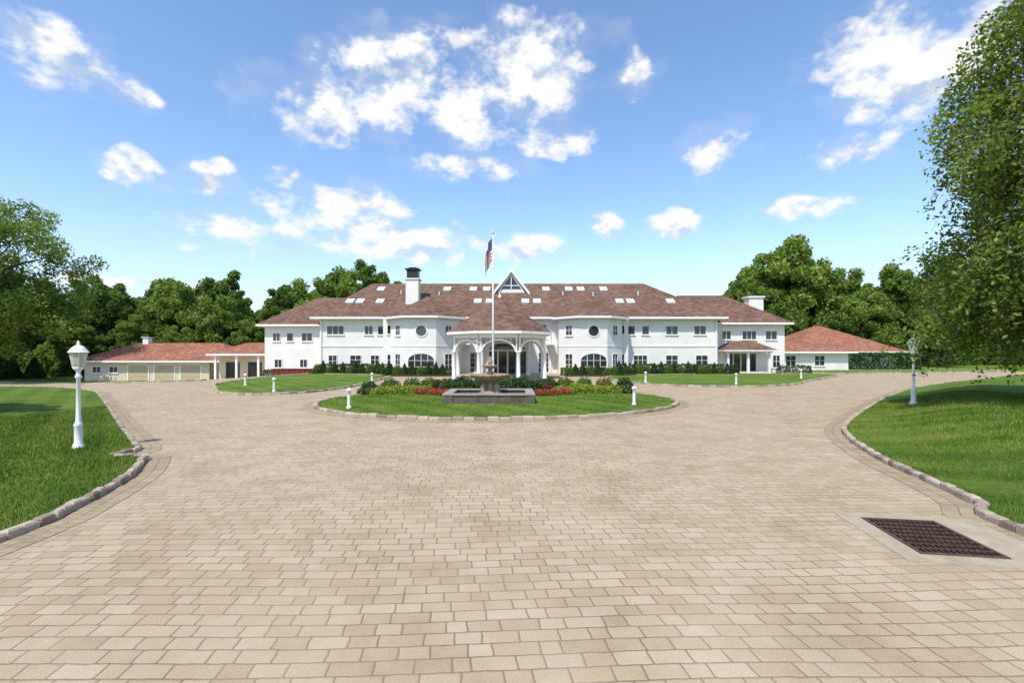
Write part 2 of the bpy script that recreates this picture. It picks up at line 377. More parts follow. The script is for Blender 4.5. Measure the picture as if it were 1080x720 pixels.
LC=catmull([(-6.35,-14),(-6.25,0),(-6.27,5.8),(-6.42,6.8),(-7.0,8.6),(-7.7,9.85),(-8.0,10.3),(-8.75,10.35),(-8.75,11.05),(-9.35,11.75),(-12.7,15.3),(-16.5,19.4),(-20.8,24),(-24.8,28),(-29.8,31),(-36,33),(-50,34),(-78,34.5)])
RC=catmull([(6.3,-14),(6.35,0),(6.5,6.05),(7.0,7.06),(7.44,8.46),(7.94,10.2),(9.1,12.8),(10.5,14.9),(14.4,19.2),(20,25),(27.8,32),(41,41),(60,50)])
Lw=Lawn('lawn',LC,[(-89,34.5),(-89,-14)],.12,4,1.3)
Rw=Lawn('lawn',RC,[(89,55),(89,-14)],.62,3.6,1.0)
curb('cobblestone_curb',LC,step=.22,w=.13); curb('cobblestone_curb',RC,step=.22,w=.13)
band('paver_border',LC,.08,.49); band('paver_border',RC,-.08,-.49)
th=math.radians(7); IS=[]
for k in range(72):
    a=2*math.pi*k/72; x=8.35*math.cos(a); y=6.6*math.sin(a); IS.append((-.55+x*math.cos(th)-y*math.sin(th),22.8+x*math.sin(th)+y*math.cos(th)))
IS=np.array(IS); Iw=Lawn('island_lawn',IS,None,.10,3,.9,True); curb('island_curb',IS,True,.4,.18,.12); band('island_border',IS,.10,.51,True)
G1=catmull([(-18.6,29.8),(-16.6,27.0),(-14.0,25.8),(-11.8,27.3),(-10.9,31),(-10.9,35),(-11.5,44),(-13,47.5),(-20,50.5),(-23,49),(-22.5,40),(-21.2,34)],True,6)
Lawn('lawn_bed',G1,None,.08,2,1.2,True); curb('bed_curb',G1,True,.45,.18,.12)
G2=catmull([(8.6,38),(9.8,34.6),(12.8,32),(16.6,31.9),(20.5,34.3),(24,38.3),(31,45.5),(33.5,49.5),(30,51),(20,50),(12,48),(8.8,44)],True,6)
Lawn('lawn_bed',G2,None,.08,2,1.2,True); curb('bed_curb',G2,True,.45,.18,.12)
G3=catmull([(-37,40.2),(-32,39),(-27.5,39.6),(-26.5,41),(-31,42.6),(-36,42)],True,6)
Lawn('lawn_bed',G3,None,.05,1,1,True); curb('bed_curb',G3,True,.45,.18,.12)
G4=catmull([(36,52),(44,54),(60,58),(62,61.5),(50,61.5),(38,60),(34,55)],True,6)
Lawn('lawn_bed',G4,None,.05,1,1.5,True); curb('bed_curb',G4,True,.45,.18,.12)

def blades(name,L,box,n,seed,hmin=.03,hmax=.065):
    rs=np.random.RandomState(seed)
    P=np.stack([rs.uniform(box[0],box[1],n),box[2]+(box[3]-box[2])*rs.uniform(0,1,n)**1.4],1)
    P=P[inside(P,L.poly)]; P=P[dist(P,L.curve,L.closed)>.06]; z=L.z(P); n=len(P)
    sc=(1+P[:,1]/25)
    a=rs.uniform(0,2*np.pi,n); w=rs.uniform(.004,.008,n)*sc; h=rs.uniform(hmin,hmax,n)*sc**.5; le=rs.uniform(0,.04,n); la=rs.uniform(0,6.28,n)
    V=np.zeros((n,3,3)); V[:,0]=np.c_[P[:,0]-w*np.cos(a),P[:,1]-w*np.sin(a),z-.01]; V[:,1]=np.c_[P[:,0]+w*np.cos(a),P[:,1]+w*np.sin(a),z-.01]
    V[:,2]=np.c_[P[:,0]+le*np.cos(la),P[:,1]+le*np.sin(la),z+h]
    me=quads_mesh(name,V.reshape(-1,3),rs.uniform(0,1,n),'blade',3); place(me,name)
blades('lawn_grass_blades',Lw,(-17,-6,5,20),150000,1)
blades('lawn_grass_blades',Rw,(6,20,5,22),150000,2)
blades('island_grass_blades',Iw,(-9.5,8.5,16,30),40000,3,.03,.05)

# ------------------------------------------------------------ storm drain
e=empty('storm_drain',(5.2,5.93,0)); e.rotation_euler=(0,0,math.radians(-9))
mb=MB()
x0,x1,y0,y1=-.45,.45,-.6,.6
mb.box(-.70,x0,-.82,.82,-.02,.010); mb.box(x1,1.0,-.82,.82,-.02,.010); mb.box(x0,x1,-.82,y0,-.02,.010); mb.box(x0,x1,y1,.82,-.02,.010)
mb.build('surround',['concrete'],e)
mb=MB(); mb.box(x0,x1,y0,y1,-.02,.006); mb.build('pit',['pit'],e)
mb=MB()
mb.box(x0+.002,x0+.045,y0+.002,y1-.002,.0,.022);mb.box(x1-.045,x1-.002,y0+.002,y1-.002,0,.022)
mb.box(x0+.045,x1-.045,y0+.002,y0+.045,0,.0215);mb.box(x0+.045,x1-.045,y1-.045,y1-.002,0,.0215)
for i in range(1,13):
    x=x0+.045+(.81)*i/13; mb.box(x-.006,x+.006,y0+.045,y1-.045,.004,.0205)
for i in range(1,8):
    y=y0+.045+1.11*i/8; mb.box(x0+.045,x1-.045,y-.009,y+.009,.004,.0195)
mb.build('grate',['rust'],e)

# ------------------------------------------------------------ street lamps
def street_lamp(x,y,z,sc):
    e=empty('street_lamp',(x,y,z)); e.scale=(sc,)*3
    mb=MB(); mb.lathe((0,0,-.05),[(.14,0),(.14,.10),(.11,.13),(.10,.18),(.08,.22),(.078,.60),(.095,.63),(.07,.68),(.052,.73),(.045,1.0),(.04,1.72),(.065,1.75),(.065,1.79),(.04,1.83),(.045,1.9),(.10,1.96),(.11,2.0)],16)
    mb.build('post',['trim'],e,True)
    mb=MB(); mb.lathe((0,0,0),[(.105,1.955),(.125,2.02),(.155,2.26),(.15,2.29)],8,0); mb.build('lantern_glass',['lampglass'],e)
    mb=MB()
    for i in range(8):
        a=2*math.pi*i/8; mb.tube([(.108*math.cos(a),.108*math.sin(a),1.95),(.162*math.cos(a),.162*math.sin(a),2.28)],[.009,.009],4)
    mb.lathe((0,0,0),[(.19,2.28),(.20,2.30),(.17,2.33),(.13,2.40),(.07,2.45),(.03,2.47),(.035,2.50),(.02,2.54),(.004,2.58)],16)
    mb.build('cap_and_frame',['trim'],e)
def zat(L,x,y): return float(L.z(np.array([[x,y]]))[0])
street_lamp(-10.15,11.1,zat(Lw,-10.15,11.1)-.05,.99)
street_lamp(15.75,18.6,zat(Rw,15.75,18.6)-.03,1.07)
def bollard(x,y,z=0,sc=1):
    e=empty('bollard_light',(x,y,z)); e.scale=(sc,)*3
    mb=MB(); mb.lathe((0,0,-.03),[(.10,0),(.10,.06),(.065,.1),(.06,.55),(.08,.57)],12); mb.lathe((0,0,0),[(.10,.66),(.11,.69),(.07,.75),(.01,.79)],12); mb.build('post_and_cap',['trim'],e,False)
    mb=MB(); mb.lathe((0,0,0),[(.07,.53),(.07,.67)],12); mb.build('lens',['lampglass'],e)
for x,y in((-6.5,18.9),(5.15,20.0),(-13.5,26.9),(-9.9,33.5),(10.0,35.5),(15.6,33.0),(25.0,41.0),(-18,32)): bollard(x,y,.12,1.0)

# ------------------------------------------------------------ fountain + flagpole
e=empty('fountain',(-.98,21.4,.12))
mb=MB(); W,D=1.9,1.5
for b_ in((-W,W,-D,-D+.28),(-W,W,D-.28,D),(-W,-W+.28,-D+.28,D-.28),(W-.28,W,-D+.28,D-.28)): mb.box(b_[0],b_[1],b_[2],b_[3],-.15,.40)
for xx in(-W,W-.34): mb.box(xx-.03,xx+.37,-D-.03,-D+.02,-.15,.395)
mb.build('basin',['basin'],e)
mb=MB()
for b_ in((-W-.05,W+.05,-D-.05,-D+.33),(-W-.05,W+.05,D-.33,D+.05),(-W-.05,-W+.33,-D+.33,D-.33),(W-.33,W+.05,-D+.33,D-.33)): mb.box(b_[0],b_[1],b_[2],b_[3],.402,.46)
mb.build('basin_cap',['capstone'],e)
mb=MB(); mb.box(-W+.28,W-.28,-D+.28,D-.28,-.1,.30); mb.build('water',['water'],e)
mb=MB()
sc=lambda a,z:.05*math.cos(a*12) if .85<z<1.22 else 0
mb.lathe((0,0,0),[(.5,.2),(.5,.42),(.38,.48),(.30,.56),(.22,.66),(.20,.8),(.26,.86),(.45,.93),(.68,1.03),(.82,1.14),(.86,1.21),(.80,1.23),(.74,1.16),(.3,1.08),(.14,1.08),(.12,1.2),(.17,1.3),(.11,1.38),(.11,1.46),(.22,1.50),(.36,1.57),(.40,1.62),(.36,1.63),(.2,1.57),(.08,1.57),(.08,1.68),(.12,1.76),(.10,1.84),(.05,1.9),(.06,1.96),(.01,2.03)],48,0,sc)
for k in range(4):
    a=math.pi/4+k*math.pi/2; mb.lathe((.42*math.cos(a),.42*math.sin(a),0),[(.13,.2),(.14,.4),(.09,.55),(.12,.68),(.07,.8),(.02,.88)],10)
mb.build('tiered_bowls',['tan'],e,True)

e=empty('flagpole',(-1.04,26,.15))
mb=MB(); mb.lathe((0,0,0),[(.14,0),(.14,.15),(.06,.2),(.055,3),(.035,8.65)],12); mb.lathe((0,0,8.65),[(.02,0),(.07,.05),(.075,.09),(.05,.14),(.01,.16)],12); mb.build('pole',['pole'],e,True)
mb=MB(); NU,NV=28,26
def fp(u,v):
    hx=.03+.45*(1-math.exp(-2.2*u)); return (-hx-.03*math.sin(9*u+2*v), .13*math.sin(16*u+2.5*v)*min(1,u*4)+.1*u, 8.45-1.25*v-1.25*u**1.15)
g=[[fp(i/NU,j/NV) for i in range(NU+1)] for j in range(NV+1)]
vs=[p for r in g for p in r]
for j in range(NV):
    for i in range(NU):
        st=j//2; mi=0 if st%2==0 else 1
        if i<NU*.4 and st<7: mi=2 if not(i%3==1 and j%3==1) else 1
        a=j*(NU+1)+i; mb.add([vs[a],vs[a+1],vs[a+NU+2],vs[a+NU+1]],[(0,1,2,3)],mi)
mb.build('flag',['flagred','flagwhite','flagblue'],e,True)

# ------------------------------------------------------------ MANSION
man=empty('white_mansion')
W_=MB(); RF=MB(); WI=MB(); TR=MB()
def octa(cx,cy,r,n=8,off=math.pi/8): return [(cx+r*math.cos(off+2*math.pi*i/n),cy+r*math.sin(off+2*math.pi*i/n)) for i in range(n)]
W_.box(-21.9,23.4,54,70,-.6,6.15)                # main body
W_.box(-29.2,-21.9,56,68,-1.6,5.45)              # left wing
W_.box(23.4,32.2,56,68,-.6,5.65)                 # right wing
for (a,b_) in((-14.3,-12.4),(11.2,12.9)): W_.box(a,b_,52.6,54,-.3,6.05)
RF.hip(-22.7,24.3,53.2,70.8,6.1,11.35,-18.2,17.2)
RF.hip(-29.9,-19.5,55.3,68.7,5.4,9.5,-25.4,-19.6)
RF.hip(21.5,32.9,55.3,68.7,5.6,9.8,21.6,27.6)
for cx,r in((-9.5,4.1),(8.6,3.75)):
    P=octa(cx,53.4,r); W_.prism(P,-.4,6.0); RF.pyr(octa(cx,53.4,r+.75),5.95,.2,(cx,53.4,8.65))
    TR.prism(octa(cx,53.4,r+.06),5.55,5.62); TR.prism(octa(cx,53.4,r+.04),2.95,3.08)
    ap=r*math.cos(math.pi/8); p=(cx,53.4-ap,0)
    WI.disc(p,0,0,4.6,.55,.55,.02,mi=1); WI.arc(p,0,0,4.6,.55,.55,.11,-.02,.07,0,2*math.pi,24)
    hw=1.35
    WI.lbox(p,0,-hw,hw,-.02,.02,.25,1.5,1); WI.disc(p,0,0,1.5,hw,.72,.02,0,math.pi,24,1)
    WI.arc(p,0,0,1.5,hw,.72,.14,-.02,.09,0,math.pi,20); WI.lbox(p,0,-hw-.14,-hw,-.02,.09,.1,1.5); WI.lbox(p,0,hw,hw+.14,-.02,.09,.1,1.5)
    for x in(-.68,0,.68): WI.lbox(p,0,x-.025,x+.025,.02,.06,.25,2.18 if x==0 else 2.1)
    for z in(.85,1.5): WI.lbox(p,0,-hw,hw,.02,.055,z-.02,z+.02)
    for s_ in(-1,1):
        th_=s_*math.pi/4; q=(cx+ap*math.sin(th_),53.4-ap*math.cos(th_),0)
        WI.window(q,th_,.8,1.0,2,2,4.2); WI.window(q,th_,.9,1.7,2,3,.45)
def wall_windows(Y,lst):
    for x,w,h,nx,ny,z in lst: WI.window((x,Y,0),0,w,h,nx,ny,z,fr=.07)
wall_windows(54,[(-20.1,1.9,.95,3,1,4.4),(-16.3,.9,.95,2,1,4.4),(-14.9,.7,.95,1,1,4.4),
 (-20.4,.9,1.9,2,3,.1),(-17.8,1.2,1.0,2,2,1.0),(-15.6,.9,1.0,2,2,1.0),
 (13.6,.75,.95,1,1,4.4),(15.2,.75,.95,1,1,4.4),(18.2,1.3,.95,2,1,4.4),(21.4,1.3,.95,2,1,4.4),
 (14.6,1.5,1.1,3,2,.9),(18.2,1.3,1.1,2,2,.9),(21.6,1.3,1.1,2,2,.9),
 (-3.6,1.0,1.5,2,3,4.0),(-1.2,1.0,1.5,2,3,4.0),(.9,1.0,1.5,2,3,4.0),(3.4,1.0,1.5,2,3,4.0),
 (-4.2,1.1,2.2,2,4,.1),(3.6,1.1,2.2,2,4,.1)])
wall_windows(52.6,[(-13.4,.8,.9,1,1,4.4),(12.1,.7,.9,1,1,4.4),(-13.4,.8,1.2,1,2,.9),(12.1,.7,1.2,1,2,.9)])
wall_windows(56,[(-27.8,.8,.9,2,1,3.7),(-26.2,.7,.9,1,1,3.7),(-24.2,1.2,.9,2,1,3.7),(-27.6,.8,.9,2,1,.6),(-24.6,.8,.9,2,1,.6),
 (25.3,1.0,.95,2,1,3.9),(28.0,1.6,.95,3,1,3.9),(30.6,1.3,.95,2,1,3.9),(31.2,.8,1.4,2,2,.6)])
p=(-.5,54,0); WI.lbox(p,0,-2.1,2.1,-.02,.02,0,2.6,1); WI.disc(p,0,0,2.6,2.1,.9,.02,0,math.pi,24,1); WI.arc(p,0,0,2.6,2.1,.9,.18,-.02,.1)
for x in(-2.19,-1.1,0,1.1,2.19): WI.lbox(p,0,x-.09,x+.09,.02,.09,0,2.6)
WI.lbox(p,0,-2.1,2.1,.02,.08,2.5,2.68)
TR.box(-21.93,-14.4,53.93,53.999,3.0,3.12); TR.box(13,23.43,53.93,53.999,3.0,3.12)
for x in(-21.7,-14.5,-5.0,4.4,13.1,23.2): TR.box(x-.05,x+.05,53.86,53.96,0,6.1)
for x in(-5.1,4.3):
    TR.box(x-.45,x+.45,52.3,53.9,3.2,3.35)
    for q in(-.4,-.2,0,.2,.4): TR.box(x+q-.02,x+q+.02,52.32,52.36,3.35,4.2)
    TR.box(x-.45,x+.45,52.3,52.38,4.2,4.27)
for a,b_,y,z in((-22.7,24.3,53.12,6.12),(-29.9,-22.75,55.22,5.42),(24.35,32.9,55.22,5.62)): TR.box(a,b_,y,y+.078,z,z+.14)
def slope(t): return 53.2+8.8*t, 6.32+5.03*t
ang=math.atan2(5.03,8.8)
def skyl(x,t,w=.7,l=.95):
    y,z=slope(t); ux=Vector((1,0,0)); uy=Vector((0,math.cos(ang),math.sin(ang))); un=ux.cross(uy); c=Vector((x,y,z))
    def bx(a0,a1,b0,b1,c0,c1,mi):
        vs=[c+ux*X+uy*Y+un*Z for Z in(c0,c1) for X,Y in((a0,b0),(a1,b0),(a1,b1),(a0,b1))]
        TR.add(vs,[(3,2,1,0),(4,5,6,7),(0,1,5,4),(1,2,6,5),(2,3,7,6),(3,0,4,7)],mi)
    bx(-w/2,w/2,-l/2,l/2,-.1,.12,1); f=.09
    bx(-w/2-f,-w/2,-l/2-f,l/2+f,-.1,.16,0);bx(w/2,w/2+f,-l/2-f,l/2+f,-.1,.16,0);bx(-w/2,w/2,-l/2-f,-l/2,-.1,.155,0);bx(-w/2,w/2,l/2,l/2+f,-.1,.155,0)
for x in(-16.6,-8.2,-4.9,-3.2,4.3,7.2,8.7,11.6): skyl(x,.8)
for x in(-19.4,-18.2,-15.8,-4.1,-2.7,1.6,3.0,12.9,14.2,19.0): skyl(x,.42)
W_.box(-12.6,-11.1,56.2,57.6,6,11.0); W_.box(-12.72,-10.98,56.08,57.72,11.0,11.15)
W_.box(29.7,31.5,59.4,60.8,5,9.2); W_.box(29.55,31.65,59.25,60.95,9.2,9.4)
CH=MB(); CH.box(-12.5,-11.2,56.3,57.5,11.15,12.2); CH.box(-12.7,-11.0,56.1,57.7,12.2,12.32); CH.box(-12.3,-11.4,56.5,57.3,12.32,12.5); CH.box(29.8,31.4,59.5,60.7,9.4,9.6)
CH.build('chimney_caps',['dark'],man)
for x,t in((-13.8,.66),(-9,.62),(6.3,.62),(10,.6),(15.6,.62)):
    y,z=slope(t); TR.lathe((x,y,z-.15),[(.07,0),(.07,.5),(.11,.52),(.10,.6)],8)
# central gable
gx,gy0,gy1,zb,za,hw=-.1,59.3,66,9.9,12.75,2.1
RF.add([(gx-hw-.25,gy0-.3,zb-.2),(gx,gy0-.3,za),(gx,gy1,za),(gx-hw-.25,gy1,zb-.2),(gx+hw+.25,gy0-.3,zb-.2),(gx+hw+.25,gy1,zb-.2)],[(0,1,2,3),(4,5,2,1)],0)
W_.add([(gx-hw,gy0,zb-.6),(gx+hw,gy0,zb-.6),(gx,gy0,za-.1),(gx-hw,gy1,zb-.6),(gx+hw,gy1,zb-.6),(gx,gy1,za-.1)],[(0,1,2),(0,3,4,1),(3,5,4)],0)
WI.add([(gx-hw*.6,gy0-.02,zb+.35),(gx+hw*.6,gy0-.02,zb+.35),(gx,gy0-.02,za-.75)],[(0,1,2)],1)
for s_ in(-1,1):
    a=Vector((gx+s_*(hw+.25),gy0-.36,zb-.15)); b_=Vector((gx,gy0-.36,za+.05)); dz=Vector((0,0,-.42)); dy=Vector((0,.3,0))
    TR.add([a,b_,b_+dz,a+dz,a+dy,b_+dy,b_+dz+dy,a+dz+dy],[(0,1,2,3),(4,7,6,5),(0,4,5,1),(3,2,6,7),(0,3,7,4),(1,5,6,2)],0)
WI.lbox((gx,gy0,0),0,-.05,.05,.02,.06,zb+.35,za-.8); WI.lbox((gx,gy0,0),0,-.95,.95,.02,.055,zb+.75,zb+.85)
# side porch on right wing
W_.box(24.3,29.6,54.6,56,-.3,.12)
for x in(24.6,26.9,29.3): TR.box(x-.12,x+.12,53.9,54.14,-.1,2.35)
TR.box(24.3,29.6,53.8,54.2,2.35,2.55)
RF.hip(23.9,30.0,53.4,56.4,2.5,3.7,25.6,28.3,55.7,.12)
WI.lbox((27,56,0),0,-1.8,1.8,-.02,.02,.12,2.2,1)
for x in(-1.84,-.9,0,.9,1.84): WI.lbox((27,56,0),0,x-.05,x+.05,.02,.07,.12,2.2)
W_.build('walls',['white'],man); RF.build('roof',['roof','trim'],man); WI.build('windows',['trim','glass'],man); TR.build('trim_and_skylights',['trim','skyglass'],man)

# portico ------------------------------------------------------
por=empty('entrance_portico',(-1.1,42.6,0)); r=4.25
mb=MB(); V8=octa(0,0,r,8)
for x,y in V8:
    mb.lathe((x,y,0),[(.24,0),(.24,.12),(.19,.16),(.16,.2),(.145,2.25),(.18,2.3),(.22,2.36),(.22,2.45)],14)
mb.build('columns',['trim'],por,True)
mb=MB()
for i in range(8):
    a=Vector((*V8[i],0)); b_=Vector((*V8[(i+1)%8],0)); c=(a+b_)/2; L=(b_-a).length
    th_=math.atan2(b_.y-a.y,b_.x-a.x)
    p=(c.x,c.y,0)
    mb.arc(p,th_,0,2.42,L/2-.30,.88,.13,-.07,.07,0,math.pi,18)
    mb.lbox(p,th_,-L/2+.05,L/2-.05,-.1,.1,3.55,3.85)
    for x in(-L/2+.16,L/2-.16): mb.lbox(p,th_,x-.05,x+.05,-.06,.06,2.42,3.55)
    for k in range(1,8):
        x=-L/2+.3+(L-.6)*k/8; q=x/(L/2-.2); z0=2.46+.98*math.sqrt(max(0,1-q*q)); 
        if 3.52-z0>.08: mb.lbox(p,th_,x-.025,x+.025,-.03,.03,z0,3.55)
mb.prism(octa(0,0,r-.15),3.86,3.9)
mb.build('arches',['trim'],por)
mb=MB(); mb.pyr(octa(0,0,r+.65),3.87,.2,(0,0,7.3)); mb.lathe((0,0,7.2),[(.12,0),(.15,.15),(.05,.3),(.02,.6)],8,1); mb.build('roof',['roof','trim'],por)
mb=MB(); mb.prism(octa(0,0,r+.35),.0,.06); mb.build('floor',['capstone'],por)
mb=MB(); mb.box(-1.9,2.9,4.2,11.3,3.3,3.55); 
for x in(-1.8,2.8):
    for y in(6.2,8.6): mb.lathe((x,y,0),[(.2,0),(.15,.2),(.14,3.1),(.2,3.3)],12)
mb.build('covered_walk',['trim'],por)
mb=MB(); mb.hip(-2.4,3.4,3.2,11.3,3.55,5.2,.5,.501); mb.build('walk_roof',['roof','trim'],por)

# ------------------------------------------------------------ garage building (left)
g=empty('garage_building'); mb=MB(); rf=MB(); wi=MB()
mb.box(-58.6,-41.5,65,74,-2,1.05); mb.box(-41.5,-38.6,66.2,74,-2,1.0)
rf.hip(-59.6,-37.8,64.1,75,1.0,3.75,-55,-42.5)
for x in(-56.9,-54.6): wi.window((x,65,0),0,1.1,.8,2,1,-.4)
for x in(-51.2,-47.6,-44.0):
    wi.lbox((x,65,0),0,-1.35,1.35,-.02,.03,-1.5,.65,2)
    for k in range(1,4): wi.lbox((x,65,0),0,-1.35,1.35,.03,.045,-1.5+k*.54-.02,-1.5+k*.54+.02,2)
    for s_ in(-1.42,1.42): wi.lbox((x,65,0),0,s_-.07,s_+.07,-.02,.08,-1.5,.75)
    wi.lbox((x,65,0),0,-1.35,1.35,-.02,.08,.65,.78)
wi.window((-40,66.2,0),0,1.0,1.0,2,1,-.8)
wi.box(-53.9,-53.1,69.2,70,3.4,4.5,0); wi.box(-54.05,-52.95,69.05,70.15,4.5,4.6,0)
mb.box(-38.3,-29.3,62,70,-1.8,2.0); rf.hip(-38.9,-29.0,60.2,70.6,1.95,3.7,-36.5,-31)
for x in(-37.9,-35.2,-32.4): wi.box(x-.12,x+.12,60.5,60.74,-1.5,1.95,0)
wi.lbox((-36.5,62,0),0,-.9,.9,-.02,.03,-1.2,1.1,1); wi.lbox((-33.6,62,0),0,-.9,.9,-.02,.03,-1.2,1.1,1)
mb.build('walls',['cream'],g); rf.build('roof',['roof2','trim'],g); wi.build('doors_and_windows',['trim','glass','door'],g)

# ------------------------------------------------------------ pavilion building (right)
g=empty('pavilion_building'); mb=MB(); rf=MB(); wi=MB()
mb.box(45.5,62,77,90,-.5,2.4); rf.hip(44.2,63.3,75.6,91.4,2.3,7.0,53.2,54.4)
for x in(47.5,50,52.8,56,59): wi.window((x,77,0),0,1.4,1.2,2,1,.7)
mb.box(32.2,45.4,64,71,-.5,2.3); rf.hip(32.3,46.2,63.2,71.8,2.25,3.9,32.4,43.5)
for x in(35,37.6,41.5): wi.window((x,64,0),0,1.3,1.3,2,2,.6)
mb.build('walls',['white'],g); rf.build('roof',['roof2','trim'],g); wi.build('windows',['trim','glass'],g)

# red roll-off dumpster
e=empty('dumpster',(-23.6,52.2,-.2)); e.scale=(1,1,.65); mb=MB()
mb.lbox((0,0,0),0,-2.4,2.4,.95,.88,.2,1.15); mb.lbox((0,0,0),0,-2.4,2.4,-.95,-.88,.2,1.15); mb.box(-2.4,-2.33,-.88,.88,.2,1.15); mb.box(2.33,2.4,-.88,.88,.2,1.15); mb.box(-2.33,2.33,-.88,.88,.2,.27)
for k in range(9):
    x=-2.25+k*.5625; mb.box(x-.05,x+.05,-1.02,-.951,.2,1.1)
mb.box(-2.45,2.45,-1.04,-.951,1.1,1.2); mb.box(-2.3,2.3,-.7,-.5,.05,.2); mb.box(-2.3,2.3,.5,.7,.05,.2)
mb.build('container',['red'],e)

# ------------------------------------------------------------ foliage
def leaves(C,size,rs,flat=0.):
    n=len(C); a=rs.normal(size=(n,3)); a/=np.linalg.norm(a,axis=1)[:,None]; b=rs.normal(size=(n,3)); 
    b-=a*(a*b).sum(1)[:,None]/((a*a).sum(1)[:,None]); b/=np.linalg.norm(b,axis=1)[:,None]
    s=(size*rs.uniform(.6,1.3,n))[:,None]; V=np.zeros((n,4,3))
    V[:,0]=C-a*s; V[:,1]=C-b*s*.55; V[:,2]=C+a*s; V[:,3]=C+b*s*.55; return V.reshape(-1,3)
def make_tree(name,height,radius,trunk,nc,per,size,seed,leaf,bark='wood',lobes=5):
    rs=np.random.RandomState(seed); random.seed(seed)
    ch=height-trunk; cz=trunk+ch*.5; C=[];rn=[];cl=[]
    ph=rs.uniform(0,6.28,4)
    for i in range(nc):
        d=rs.normal(size=3); d/=np.linalg.norm(d); rr=rs.uniform(.2,1)**.5
        az=math.atan2(d[1],d[0]); mod=1+.12*math.sin(lobes*az/2+ph[0])+.10*math.sin(3*az+ph[1]+d[2]*4)+.10*math.sin(7*d[2]+ph[2])
        tz=d[2]; rad=radius*mod*(1-.12*max(0,tz))*rr
        p=np.array([d[0]*rad,d[1]*rad,cz+d[2]*ch*.5*rr*(1+.06*math.sin(5*az+ph[3]))])
        cr=radius*rs.uniform(.12,.26); cl.append((p,cr)); k=int(per*(cr/radius/.19)**2)
        q=rs.normal(size=(k,3)); q/=np.linalg.norm(q,axis=1)[:,None]; q*=(cr*rs.uniform(.2,1.15,k)**.7)[:,None]; q[:,2]*=.85
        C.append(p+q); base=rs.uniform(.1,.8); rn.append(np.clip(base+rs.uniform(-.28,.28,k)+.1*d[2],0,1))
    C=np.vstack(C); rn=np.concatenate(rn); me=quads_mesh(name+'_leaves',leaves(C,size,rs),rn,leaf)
    mb=MB(); r0=height*.02
    top=Vector((rs.uniform(-.5,.5),rs.uniform(-.5,.5),trunk+ch*.75)); mid=Vector((top.x*.3+.2,top.y*.3,trunk+ch*.2))
    mb.tube([(0,0,-.3),(0.02,0,.4),(.05,0,trunk*.6),mid,top],[r0*1.5,r0*1.1,r0*.9,r0*.7,r0*.15],8)
    for i in rs.choice(len(cl),min(len(cl),26),replace=False):
        p=Vector(cl[i][0]); t=min(.95,max(.1,(p.z-trunk)/ch-.18)); s=mid.lerp(top,t) if p.z>mid.z else Vector((.05,0,trunk*.8)); m_=s.lerp(p,.5)+Vector((0,0,.06*height*(.5-R())))
        mb.tube([s,m_,p],[r0*.42,r0*.24,r0*.06],5)
    random.seed(seed+1)
    ob=mb.build(name+'_wood',[bark],None,True); wm=ob.data; bpy.data.objects.remove(ob); return me,wm
def put_tree(pair,name,loc,sc=1,rz=0,parent=None):
    e=empty(name,loc); e.scale=(sc,sc,sc*random.uniform(.95,1.08)); e.rotation_euler=(0,0,rz)
    if parent: e.parent=parent
    place(pair[0],'crown',parent=e); place(pair[1],'trunk',parent=e); return e
VAR=[make_tree('deciduousA',17,5.6,1.0,120,230,.28,11,'leafA'),make_tree('deciduousB',19,5.0,1.2,120,230,.28,12,'leafA'),
     make_tree('deciduousC',15,6.0,.8,120,230,.28,13,'leafB'),make_tree('deciduousD',18,5.4,1.0,120,230,.28,14,'leafB')]
fr=empty('forest_treeline'); rs=np.random.RandomState(5)
def ft(x,y,h):
    i=rs.randint(4); hh=[17,19,15,18][i]; put_tree(VAR[i],'tree',(x,y,float(H(x,y))),h/hh,rs.uniform(0,6.28),fr)
x=-230
while x<-62: ft(x+rs.uniform(-2,2),rs.uniform(88,112),rs.uniform(15,21)); x+=6.2
for x,y,h in((-88,84,17),(-80,90,17.5),(-73,86,16),(-68,94,18),(-62,88,15.5),(-58,96,19),(-53,90,16.5),(-50,82,12.5),(-47,98,19),(-43,90,16.5),(-38,94,18.5),(-37,104,20.5),(-33,99,19),(-29,97,20.8),(-24,104,18),(-45,80,9),(-64,80,9.5),(-72,78,10),(-35,84,10),(-57,80,8.5)): ft(x,y,h)
x=-20
while x<44: ft(x,rs.uniform(112,120),rs.uniform(11,13)); x+=8
for x,y,h in((50,98,18),(55,104,24),(60,100,24.5),(65,106,22),(69,99,18.5),(74,104,19),(79,98,20),(84,103,20.5),(88,96,20.5),(93,101,21.5),(71,78,12.5),(66,90,14),(76,84,14)): ft(x,y,h)
x=97
while x<230: ft(x+rs.uniform(-2,2),rs.uniform(88,112),rs.uniform(16,21)); x+=6.2
x=-220
while x<-30: ft(x,rs.uniform(122,140),rs.uniform(15,20)); x+=9
x=60
while x<220: ft(x,rs.uniform(122,140),rs.uniform(16,21)); x+=9
def bush_mesh(name,rx,ry,rz,n,size,leaf,seed,pw=.4,cone=False):
    rs=np.random.RandomState(seed); d=rs.normal(size=(n,3)); d[:,2]=np.abs(d[:,2]); d/=np.linalg.norm(d,axis=1)[:,None]
    az=np.arctan2(d[:,1],d[:,0]); mod=1+.1*np.sin(5*az+seed)+.1*np.sin(8*d[:,2]+3*az)
    rr=(rs.uniform(.55,1.05,n)**pw*mod)
    if cone:
        t=rs.uniform(0,1,n)**1.6; C=np.c_[np.cos(az)*rx*(1-t)**.75*rr,np.sin(az)*ry*(1-t)**.75*rr,t*rz+.02]
    else: C=d*rr[:,None]*np.array([rx,ry,rz])
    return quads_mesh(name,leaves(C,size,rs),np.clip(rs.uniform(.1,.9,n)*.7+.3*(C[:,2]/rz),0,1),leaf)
us=bush_mesh('understory',4.5,3,4,5000,.28,'leafA',3)
